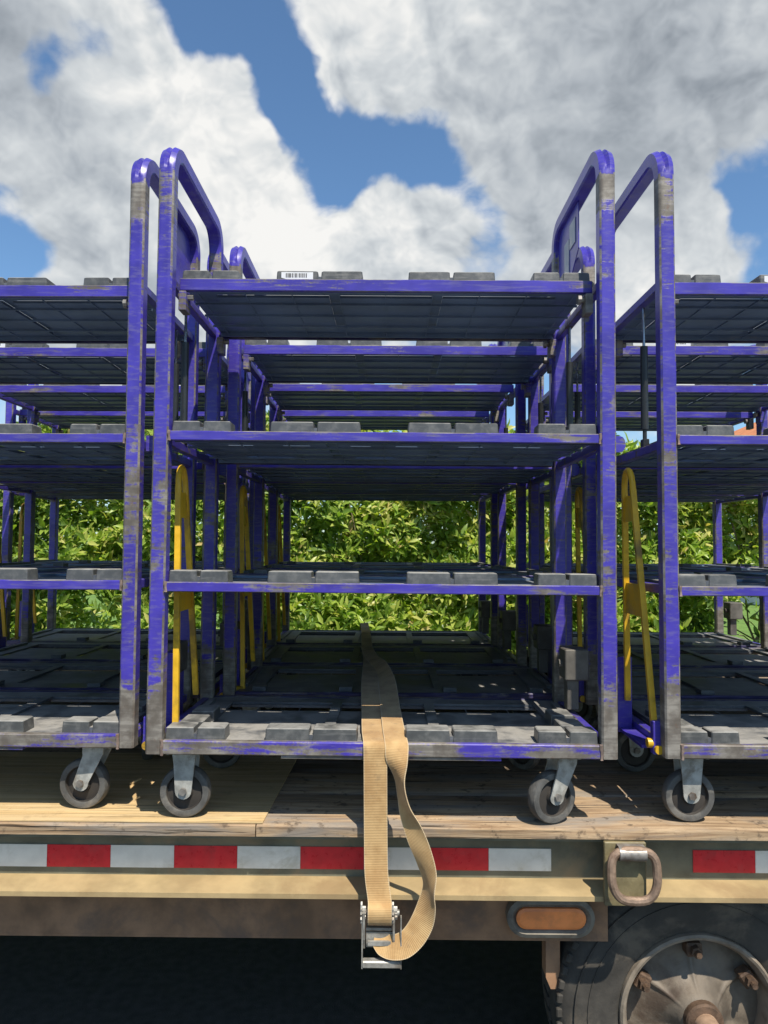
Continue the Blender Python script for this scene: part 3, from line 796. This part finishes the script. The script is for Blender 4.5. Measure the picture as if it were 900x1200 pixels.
def cart_parts():
    P = {}
    P['frame'] = frame_mesh()
    P['blk_l'] = block_mesh(.113, .062, .031); P['blk_s'] = block_mesh(.073, .062, .031); P['blk_side'] = block_mesh(.066, .085, .026)
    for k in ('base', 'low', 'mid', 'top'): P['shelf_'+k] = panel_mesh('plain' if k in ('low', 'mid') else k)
    def welds(mb, h):
        """uneven weld beads where the rail meets the posts"""
        for s in (-1, 1):
            pts = [(s*(SW+.0015+random.uniform(-.001, .001)), -.0015+random.uniform(-.0008, .0008), -h*q) for q in (-.05, .2, .45, .7, .95, 1.06)]
            mb.tube(pts, .004, 6, mi=2, rr=[random.uniform(.0028, .0048) for _ in pts])
    mb = MB(); mb.cbox(-SW-.002, SW+.002, -.0015, .012, -.0245, 0, .002, 0, 1); welds(mb, .0245); P['rail'] = mb.mesh('front_rail', [M['paint_rail'], M['paint_rail_edge'], M['weld']])
    mb = MB(); mb.cbox(-SW-.002, SW+.002, -.0015, .010, -.033, 0, .002, 0, 1); P['rail_top'] = mb.mesh('front_rail_top', [M['paint_rail'], M['paint_rail_edge']])
    mb = MB(); mb.cbox(-SW-.002, SW+.002, -.0015, .018, -.034, 0, .0025, 0, 0); mb.box(-.25, .30, .004, .03, -.042, -.0345); welds(mb, .034)
    P['rail_base'] = mb.mesh('base_rail', [M['paint_worn'], M['paint_worn'], M['weld']])
    mb = MB(); mb.cbox(-SW-.002, SW+.002, -.0015, .016, -.033, 0, .0025); P['rail_rear_base'] = mb.mesh('shaded_rail_deep', [M['paint_shaded']])
    mb = MB(); mb.cbox(-SW-.002, SW+.002, -.0015, .012, -.0245, 0, .002); P['rail_rear'] = mb.mesh('shaded_rail', [M['paint_shaded']])
    mb = MB(); mb.cbox(-.011, .011, -HD+.0415, HD-.0415, -.0235, 0, .002, 0, 1); P['side_rail'] = mb.mesh('side_rail', [M['paint_rail'], M['paint_rail_edge']])
    # caster: plate > fork, wheel, axle bolt
    mb = MB(); mb.cbox(-.050, .050, -.042, .042, -.006, 0, .0015)
    for x in (-.038, .038):
        for y in (-.03, .03): mb.cyl((x, y, -.006), (x, y, -.012), .007, 6)
    P['c_plate'] = mb.mesh('caster', M['castersteel'])
    def fork(tr):
        mb = MB()
        for s in (-1, 1):
            y0, y1 = (.0225, .0265) if s > 0 else (-.0265, -.0225)
            pts = [(-.031, -.0065), (.031, -.0065)]
            if tr: pts = [(-.027, -.0065), (.032, -.0065), (.029, -.030)]
            ax, az = tr, -.106
            for k in range(9):
                w = -math.pi*k/8*.98 + .05
                pts.append((ax+.021*math.cos(w), az+.021*math.sin(w)))
            pts += [(-.026, -.035)]
            mb.prism(pts, y0, y1, 'Y')
        mb.box(-.026, .026, -.0225, .0225, -.0105, -.0066)
        return mb.mesh('fork', M['castersteel'], angle=40)
    P['fork_rigid'] = fork(0.0); P['fork_swivel'] = fork(-.030)
    mb = MB(); mb.lathe([(.0465, -.012), (.0475, -.0165), (.054, -.0175), (.062, -.0155), (.065, -.009), (.0655, 0), (.065, .009), (.062, .0155), (.054, .0175), (.0475, .0165), (.0465, .012)], (0, 0, 0), 'Y', 40, closed=True)
    P['c_wheel'] = mb.mesh('caster_wheel', M['rubber'])
    mb = MB(); mb.lathe([(.008, -.012), (.020, -.018), (.022, -.010), (.044, -.006), (.046, -.013), (.047, 0), (.046, .013), (.044, .006), (.022, .010), (.020, .018), (.008, .012)], (0, 0, 0), 'Y', 32, closed=True)
    P['c_core'] = mb.mesh('wheel_core', M['under'])
    mb = MB(); mb.cyl((0, -.030, 0), (0, .030, 0), .0055, 10); mb.cyl((0, -.034, 0), (0, -.027, 0), .010, 6); mb.cyl((0, .027, 0), (0, .034, 0), .010, 6)
    P['c_bolt'] = mb.mesh('axle_bolt', M['bolt'], angle=30)
    # gas strut
    mb = MB(); mb.cyl((0, 0, 0), (0, 0, .235), .0105, 14); mb.cyl((0, 0, -.03), (0, 0, 0), .006, 8); mb.cbox(-.009, .009, -.012, .012, -.055, -.028, .002); P['strut'] = mb.mesh('gas_strut', M['strut'])
    mb = MB(); mb.cyl((0, 0, .235), (0, 0, .345), .004, 10); P['rod'] = mb.mesh('strut_rod', M['rod'])
    mb = MB(); mb.cyl((0, 0, -.008), (0, 0, .008), .008, 8); P['pin'] = mb.mesh('pin', M['bolt'])
    # sign plate under the handle, rear half
    mb = MB(); mb.prism([(-.010, 1.725), (-.010, 1.585), (.10, 1.518), (HD-.045, 1.518), (HD-.045, 1.725)], -.005, -.002, 'X')
    P['sign'] = mb.mesh('sign_plate', M['paint_clean'], smooth=False)
    mb = MB(); mb.box(-.0075, -.0053, .020, .085, 1.615, 1.69); mb.box(-.0075, -.0053, .095, .150, 1.545, 1.655); P['placard'] = mb.mesh('placard', M['placard'], smooth=False)
    # tow bar (A-frame folded up against the end of the cart)
    y0, y1 = -.205, .0; yt = -.10
    mb = MB()
    lean = lambda z: .010 - .030*(z-.2)/.72
    def flat(pa, pb, w=.0055, t=.011):
        # flat bar between two (y, z) points
        a = Vector((lean(pa[1]), *pa)); b = Vector((lean(pb[1]), *pb)); d = (b-a).normalized(); s = Vector((1, 0, 0)); n_ = s.cross(d).normalized()
        vs = [p + s*q*w + n_*r_*t for p in (a, b) for q, r_ in ((-1, -1), (1, -1), (1, 1), (-1, 1))]
        mb.add(vs, [(0, 1, 2, 3), (4, 5, 6, 7), (0, 1, 5, 4), (1, 2, 6, 5), (2, 3, 7, 6), (3, 0, 4, 7)])
    flat((y0, .20), (yt-.034, .86), .0075, .006); flat((y1, .27), (yt+.034, .86), .0075, .006)
    pts = []
    for k in range(11):
        w = math.pi*k/10
        pts.append((lean(.86+.045*math.sin(w)), yt-.034*math.cos(w), .86+.055*math.sin(w)))
    mb.tube([(lean(.84), yt-.035, .84)] + pts + [(lean(.84), yt+.035, .84)], .0085, 10)
    P['tow'] = mb.mesh('tow_bar', M['yellow'], angle=40)
    def tp(z0, z1):
        mb = MB(); f = lambda z: (yt-.034) + ((y0)-(yt-.034))*(.86-z)/.66, lambda z: (yt+.034) + ((y1)-(yt+.034))*(.86-z)/.59
        mb.prism([(f[0](z0), z0), (f[1](z0), z0), (f[1](z1), z1), (f[0](z1), z1)], lean((z0+z1)/2)-.003, lean((z0+z1)/2)+.003, 'X'); return mb.mesh('tow_plate', M['yellow'], smooth=False)
    P['tow_plate_up'] = tp(.775, .845); P['tow_plate_mid'] = tp(.52, .605)
    mb = MB(); mb.cyl((-.012, -.205, .205), (.012, -.205, .205), .012, 12); P['tow_pin'] = mb.mesh('hinge_pin', M['yellow'])
    mb = MB(); mb.cbox(-.034, .004, -.245, -.222, .178, .262, .002); mb.box(-.052, -.012, -.02, -.014, .178, .39); mb.box(-.052, -.046, -.02, .16, .178, .39); mb.box(-.05, .016, -.205, .10, .184, .192)
    P['bracket'] = mb.mesh('tow_bracket', M['paint_clean'], smooth=False)
    mb = MB(); mb.cyl((-.022, -.256, .192), (-.022, -.2452, .192), .011, 12); P['pin_head'] = mb.mesh('pin_head', M['yellow'])
    # hitch box on the other end
    mb = MB(); mb.cbox(-.030, .040, .055, .135, .31, .40, .003); mb.cbox(-.020, .015, .075, .115, .22, .3098, .002); mb.cyl((-.0302, .09, .355), (-.042, .09, .355), .012, 8); P['hitch'] = mb.mesh('hitch_box', M['hitch'])
    # rounded stop tab beside the right post
    pts = [(0, -.042), (.024, -.042)]
    for k in range(7):
        w = -math.pi/2 + math.pi*k/6; pts.append((.024+.014*math.cos(w), -.021+.021*math.sin(w)))
    pts += [(0, 0)]
    mb = MB(); mb.prism(pts, -.004, .004, 'Y'); P['tab'] = mb.mesh('stop_tab', [M['paint_rail']], smooth=False)
    # top shelf corner bracket and bolt
    mb = MB(); mb.cbox(-.010, .010, -.018, .028, -.055, -.002, .002); P['corner'] = mb.mesh('corner_bracket', M['paint_edge'])
    mb = MB(); mb.cyl((-.018, 0, 0), (.018, 0, 0), .008, 6); mb.cyl((-.020, 0, 0), (-.011, 0, 0), .013, 10); P['cbolt'] = mb.mesh('bolt', M['bolt'], angle=30)
    return P

PARTS = cart_parts()
def make_cart(blocks):
    P = PARTS
    root = empty('shelf_cart')
    for s in (-1, 1):
        f = link('side_frame', P['frame'], root, (s*PX, 0, 0))
        if s > 0:
            sp = link('sign_plate', P['sign'], f); link('placard', P['placard'], f)
            link('hitch_box', P['hitch'], f)
            link('stop_tab', P['tab'], f, (.0205, -HD+.052, .993))
        # shelf side rails sit between the posts
        for k, zz in (('base', .2106), ('low', .6075), ('mid', .982), ('top', 1.406)):
            link('side_rail', P['side_rail'], f, (0, 0, zz))
        gs = gp = (-.004*s, -.09 if s < 0 else .10, 1.035)
        gs = link('gas_strut', P['strut'], f, gp); link('strut_rod', P['rod'], f, gp)
    for key in ('base', 'low', 'mid', 'top'):
        z = ZT[key]
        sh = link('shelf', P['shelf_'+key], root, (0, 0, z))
        fy = -HD+.002 if key != 'top' else -HD+.066
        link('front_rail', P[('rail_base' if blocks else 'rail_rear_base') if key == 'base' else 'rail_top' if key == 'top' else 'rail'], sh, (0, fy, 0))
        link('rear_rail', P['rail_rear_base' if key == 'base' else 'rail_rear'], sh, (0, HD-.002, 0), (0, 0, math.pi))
        y = -HD+.050 if key != 'top' else -HD+.111
        if blocks or key in ('mid', 'top'):
            for x, m, w in ((-.470, 'blk_s', .0395), (-.177, 'blk_l', .060), (.177, 'blk_l', .060), (.470, 'blk_s', .0395)):
                for s in (-1, 1):
                    link('deck_block', P[m], sh, (x+s*w, y, -.0025), (0, 0, random.uniform(-.02, .02)))
        if key == 'base' and blocks:
            for x in (-.503, .503):
                for y in (-.135, -.02): link('deck_block', P['blk_side'], sh, (x, y, -.0025))
        if key == 'top':
            for s in (-1, 1):
                for y in (-HD+.075, HD-.06):
                    cb = link('corner_bracket', P['corner'], sh, (s*.538, y, -.034)); link('bolt', P['cbolt'], sh, (s*.531, y+.002, -.048))
    for x, y, sw in ((-.505, -.205, 0), (-.505, .205, 0), (.465, -.205, 1), (.465, .205, 1)):
        c = link('caster', P['c_plate'], root, (x, y, .178))
        a = (0, 0, 0) if not sw else (0, 0, R(22 if y < 0 else -50))
        fk = link('fork', P['fork_swivel' if sw else 'fork_rigid'], c, (0, 0, 0), a)
        tr = Matrix.Rotation(a[2], 3, 'Z') @ Vector((-.030 if sw else 0, 0, -.1125))
        link('caster_wheel', P['c_wheel'], c, tr, a); link('wheel_core', P['c_core'], c, tr, a)
        link('axle_bolt', P['c_bolt'], c, tr + Vector((0, 0, .006)), a)
    tb = link('tow_bar', P['tow'], root, (-PX+.024, 0, 0)); tb['label'] = 'yellow A-shaped tow bar folded up'
    link('tow_plate', P['tow_plate_up'], tb); link('tow_plate', P['tow_plate_mid'], tb); link('hinge_pin', P['tow_pin'], tb)
    bk = link('tow_bracket', P['bracket'], root, (-PX-.004, 0, 0)); link('pin_head', P['pin_head'], bk)
    return root

def kids(o): return [c for c in o.children]
def copy_tree(o, parent=None):
    c = o.copy(); col.objects.link(c)
    if parent is not None: c.parent = parent
    for ch in kids(o): copy_tree(ch, c)
    return c

GROUP = 'purple shelf carts in rows on the trailer'
proto = make_cart(True)          # the carts behind have plain lower decks
proto_plain = make_cart(False)
spots = [  # x, front y, yaw deg, label
    (-.020, 1.83, 0.0, 'front middle purple shelf cart, tan ratchet strap across its bottom shelf'),
    (-1.244, 1.885, -.2, 'front left purple shelf cart standing partly on the plywood sheet'),
    (1.279, 1.842, .2, 'front right purple shelf cart with bright yellow tow bar at its left post'),
    (.028, 2.46, .3, 'purple shelf cart directly behind the front middle cart'),
    (-1.20, 2.50, .4, 'purple shelf cart directly behind the front left cart'),
    (1.25, 2.45, -.2, 'purple shelf cart directly behind the front right cart'),
    (-.011, 3.075, .2, 'third purple shelf cart back in the middle file'),
    (-1.26, 3.12, -.3, 'third purple shelf cart back in the left file'),
    (1.29, 3.07, .3, 'third purple shelf cart back in the right file'),
    (-.033, 3.69, -.2, 'rearmost purple shelf cart of the middle file, nearest the hedge'),
    (-1.40, 3.70, .2, 'rearmost purple shelf cart of the left file, nearest the hedge'),
    (1.335, 3.69, .1, 'rearmost purple shelf cart of the right file, nearest the hedge'),
]
for i, (x, y, rz, lab) in enumerate(spots):
    o = proto if i == 0 else proto_plain if i == 3 else copy_tree(proto if i < 3 else proto_plain)
    o.location = (x, y+HD, DECK + (.0040, .0020)[i == 0]*(i < 2)); o.rotation_euler = (0, .0038 if i == 0 else 0, R(rz))   # the middle cart has its left wheels on the sheet
    tag(o, lab, 'cart', GROUP)
    if i == 2:
        for c in kids(o):
            if c.name.startswith('tow_bar'): c.location.x -= .062; c.location.y -= .028
    # every front caster trails a little differently
    for c in kids(o):
        if c.name.startswith('caster') and c.location.x > 0:
            da = random.uniform(-.5, .5) if i > 2 else (0, -.45, .3)[i]
            Rz = Matrix.Rotation(da, 3, 'Z')
            for g in kids(c):
                g.rotation_euler.z += da; g.location = Rz @ Vector(g.location)

# barcode labels on blocks of the front carts' top shelves, sticker on a side rail
def barcode(cart, shelf_z, x, y, w=.085, h=.021):
    sh = [c for c in kids(cart) if c.name.startswith('shelf') and abs(c.location.z-shelf_z) < .01][0]
    mb = MB(); mb.box(-w/2, w/2, -.0006, 0, 0, h, 0)
    rng = random.Random(int(x*1000)); u = -w*.36
    while u < w*.30:
        ww = rng.choice((.0009, .0014, .0024)); mb.box(u, u+ww, -.0011, -.0007, h*.30, h*.84, 1); u += ww + rng.choice((.0010, .0016, .0024))
    link('barcode_label', mb.mesh('barcode_label', [M['sticker'], M['ink']], smooth=False), sh, (x, y, .003))
carts = [o for o in col.objects if o.parent is None and o.name.startswith('shelf_cart')]
front = carts[0]
barcode(front, ZT['top'], -.177-.060, -HD+.111-.0305)
for c in carts[3:6]: barcode(c, ZT['top'], -.177-.060, -HD+.111-.0305)
rf = [f for f in kids(carts[2]) if f.name.startswith('side_frame') and f.location.x < 0][0]
mb = MB(); mb.box(-.0125, -.0118, -.225, -.145, -.0225, -.002, 0)
u = -.215
for k in range(8):
    if k != 4:
        mb.box(-.0130, -.01255, u, u+.002, -.019, -.006, 1); mb.box(-.0130, -.01255, u, u+.006, -.0075, -.0055, 1)
    u += .0078
link('sticker', mb.mesh('sticker', [M['sticker'], M['ink']], smooth=False), rf, (0, 0, 1.406))

# ------------------------------------------------------------------ ratchet strap
def ribbon(name, pts, parent, th=.0022, sub=6):
    """pts: (centre, across-vector direction, width)"""
    C_ = [Vector(p[0]) for p in pts]; A_ = [Vector(p[1]).normalized()*p[2]/2 for p in pts]
    def cr(L, i, t):
        p0, p1, p2, p3 = L[max(i-1, 0)], L[i], L[i+1], L[min(i+2, len(L)-1)]
        return .5*((2*p1) + (p2-p0)*t + (2*p0-5*p1+4*p2-p3)*t*t + (3*p1-p0-3*p2+p3)*t**3)
    cs = []; as_ = []
    for i in range(len(C_)-1):
        for k in range(sub):
            cs.append(cr(C_, i, k/sub)); as_.append(cr(A_, i, k/sub))
    cs.append(C_[-1]); as_.append(A_[-1])
    me = bpy.data.meshes.new(name); vs = []; fs = []; uv = []; run = 0
    for i, (c, a) in enumerate(zip(cs, as_)):
        if i: run += (c-cs[i-1]).length
        t = (cs[min(i+1, len(cs)-1)]-cs[max(i-1, 0)]).normalized(); n = t.cross(a).normalized()*th/2
        for q in range(5):
            f = q/4*2-1; vs.append(c + a*f + n*(1+.0*f))
        for q in range(5):
            f = 1-q/4*2; vs.append(c + a*f - n)
    m = 10
    for i in range(len(cs)-1):
        for j in range(m): fs.append((i*m+j, i*m+(j+1) % m, (i+1)*m+(j+1) % m, (i+1)*m+j))
    fs += [tuple(range(m)), tuple(range((len(cs)-1)*m, len(cs)*m))]
    me.from_pydata([tuple(v) for v in vs], [], fs)
    lay = me.uv_layers.new(name='UVMap'); lens = [0]
    for i in range(1, len(cs)): lens.append(lens[-1]+(cs[i]-cs[i-1]).length)
    for l in me.loops:
        r_, j = divmod(l.vertex_index, m); uu = (j if j < 5 else 9-j)/4*.05
        lay.data[l.index].uv = (uu, lens[r_])
    me.materials.append(M['strap']); me.polygons.foreach_set('use_smooth', [True]*len(me.polygons)); me.set_sharp_from_angle(angle=R(50)); me.update()
    bm = bmesh.new(); bm.from_mesh(me); bmesh.ops.recalc_face_normals(bm, faces=bm.faces); bm.to_mesh(me); bm.free()
    return link(name, me, parent)

def strap():
    root = empty('ratchet_strap', (0, 0, 0)); tag(root, 'tan webbing strap with steel ratchet hanging over the trailer edge', 'strap')
    P = lambda px, py, Y: tuple(at(px, py, Y))
    zt = DECK + .2195
    x = (1, 0, 0)
    w = .058
    main = [((-.150, 4.262, zt-.13), x, .05), ((-.150, 4.262, zt+.010), x, .045), ((-.146, 4.235, zt+.034), (1, .1, .1), .044), ((-.138, 4.15, zt+.020), (1, 0, .2), .046),
            ((-.118, 3.72, zt+.026), x, .05), ((-.098, 3.3, zt+.008), x, .052), ((-.078, 2.98, zt+.024), x, .055), ((-.064, 2.45, zt+.024), x, w), ((-.050, 2.12, zt+.004), x, w),
            ((-.042, 1.925, zt+.002), x, w), ((-.036, 1.845, zt-.002), x, w), ((-.034, 1.826, zt-.010), x, w), ((-.033, 1.823, zt-.045), x, w),
            ((-.032, 1.824, zt-.14), x, w), ((-.0305, 1.828, DECK-.05), x, w), ((-.028, 1.822, DECK-.11), x, w), (P(445, 1056, 1.812), x, w),
            (P(445, 1065, 1.797), x, w), (P(445, 1075, 1.794), x, w), (P(445, 1083, 1.802), x, w), (P(445, 1084, 1.822), x, w)]
    ribbon('webbing', main, root, sub=5)
    # slack tail: doubles back under the shelf, twists over the edge and loops up to the ratchet
    s18 = lambda px, py, Y=1.81: P(px, py, Y)
    tail = [((-.105, 3.32, zt+.030), (1, 0, .1), .05), ((-.072, 2.98, zt+.032), (1, 0, .2), .05), ((-.030, 2.70, zt+.040), (1, .1, .7), .05), ((-.008, 2.46, zt+.030), (1, 0, .25), w), ((.004, 2.15, zt+.010), x, w),
            ((.012, 1.93, zt+.006), x, w), ((.017, 1.845, zt+.001), x, w), ((.020, 1.822, zt-.012), (1, -.05, 0), w),
            (s18(465, 893, 1.806), (1, -.5, 0), w), (s18(468, 915, 1.80), (.45, -1, 0), w), (s18(473, 940, 1.80), (.55, -1, -.1), w), (s18(481, 962, 1.80), (1, -.55, -.30), w),
            (s18(491, 990, 1.80), (1, -.30, -.20), w), (s18(500, 1018, 1.80), (.9, -.7, -.2), w), (s18(502.5, 1042, 1.80), (.45, -1, -.05), w), (s18(500, 1062, 1.80), (.75, -.8, -.05), w),
            (s18(495, 1080, 1.80), (1, -.6, -.35), w), (s18(486, 1096, 1.80), (.85, -.6, -.8), w), (s18(474, 1107, 1.80), (.35, -.5, -1), w), (s18(460, 1110, 1.803), (-.05, -.5, -1), .054), (s18(448, 1106, 1.812), (-.3, -.5, -.8), .05),
            (s18(439, 1096, 1.822), (-.2, -.6, -.8), .045)]
    ribbon('slack_webbing', tail, root, sub=6)
    # ratchet
    X = lambda p: at(p, 1090, 1.81).x
    Z = lambda p: at(445, p, 1.81).z
    rt = link('ratchet', None, root)
    mb = MB()
    for xa in (426.5, 461.5):                                  # side plates with toothed wheels
        x0 = X(xa)-.0025
        mb.prism([(1.798, Z(1068)), (1.826, Z(1066)), (1.838, Z(1080)), (1.835, Z(1112)), (1.815, Z(1113)), (1.803, Z(1100))], x0, x0+.005, 'X')
    mb.box(X(429), X(459), 1.812, 1.834, Z(1091), Z(1088)); mb.box(X(431), X(458), 1.806, 1.812, Z(1107.5), Z(1102.5)); mb.box(X(429), X(460.5), 1.818, 1.822, Z(1112), Z(1094))
    link('ratchet_frame', mb.mesh('ratchet_frame', M['steel'], smooth=False), rt)
    for xa in (422.5, 459.5):
        mb = MB(); n = 13; x0 = X(xa); pts = []
        for j in range(n*2):
            a = 2*math.pi*j/(n*2); r_ = .0245 if j % 2 == 0 else .0195
            pts.append((1.816+r_*math.cos(a), Z(1071)+r_*math.sin(a)))
        mb.prism(pts, x0, x0+.004, 'X'); mb.prism([(1.816+.6*(p[0]-1.816), Z(1071)+.6*(p[1]-Z(1071))) for p in pts], x0+.0042, x0+.0125, 'X')
        link('gear_wheel', mb.mesh('gear_wheel', M['steel'], smooth=False), rt)
    mb = MB(); mb.cyl((X(422), 1.816, Z(1071)), (X(472-4), 1.816, Z(1071)), .008, 14); link('spool', mb.mesh('spool', M['steel']), rt)
    mb = MB()
    for xa in (424.5, 467.0):                                  # handle arms
        x0 = X(xa)-.0012 + (.006 if xa > 450 else 0)
        mb.prism([(1.806, Z(1075)), (1.822, Z(1075)), (1.818, Z(1133)), (1.800, Z(1133)), (1.796, Z(1120))], x0, x0+.0028, 'X')
    mb.cbox(X(424.5), X(470.5), 1.797, 1.817, Z(1132), Z(1123.5), .003)
    link('handle', mb.mesh('handle', M['steel'], angle=30), rt)
    # short fixed strap back up to the rail
    ribbon('fixed_webbing', [((X(444), 1.825, Z(1110)), x, .045), ((X(444), 1.842, Z(1092)), x, .05), ((X(444), 1.853, Z(1066)), x, .05), ((X(444), 1.856, Z(1040)), x, .05)], root, sub=4)
strap()
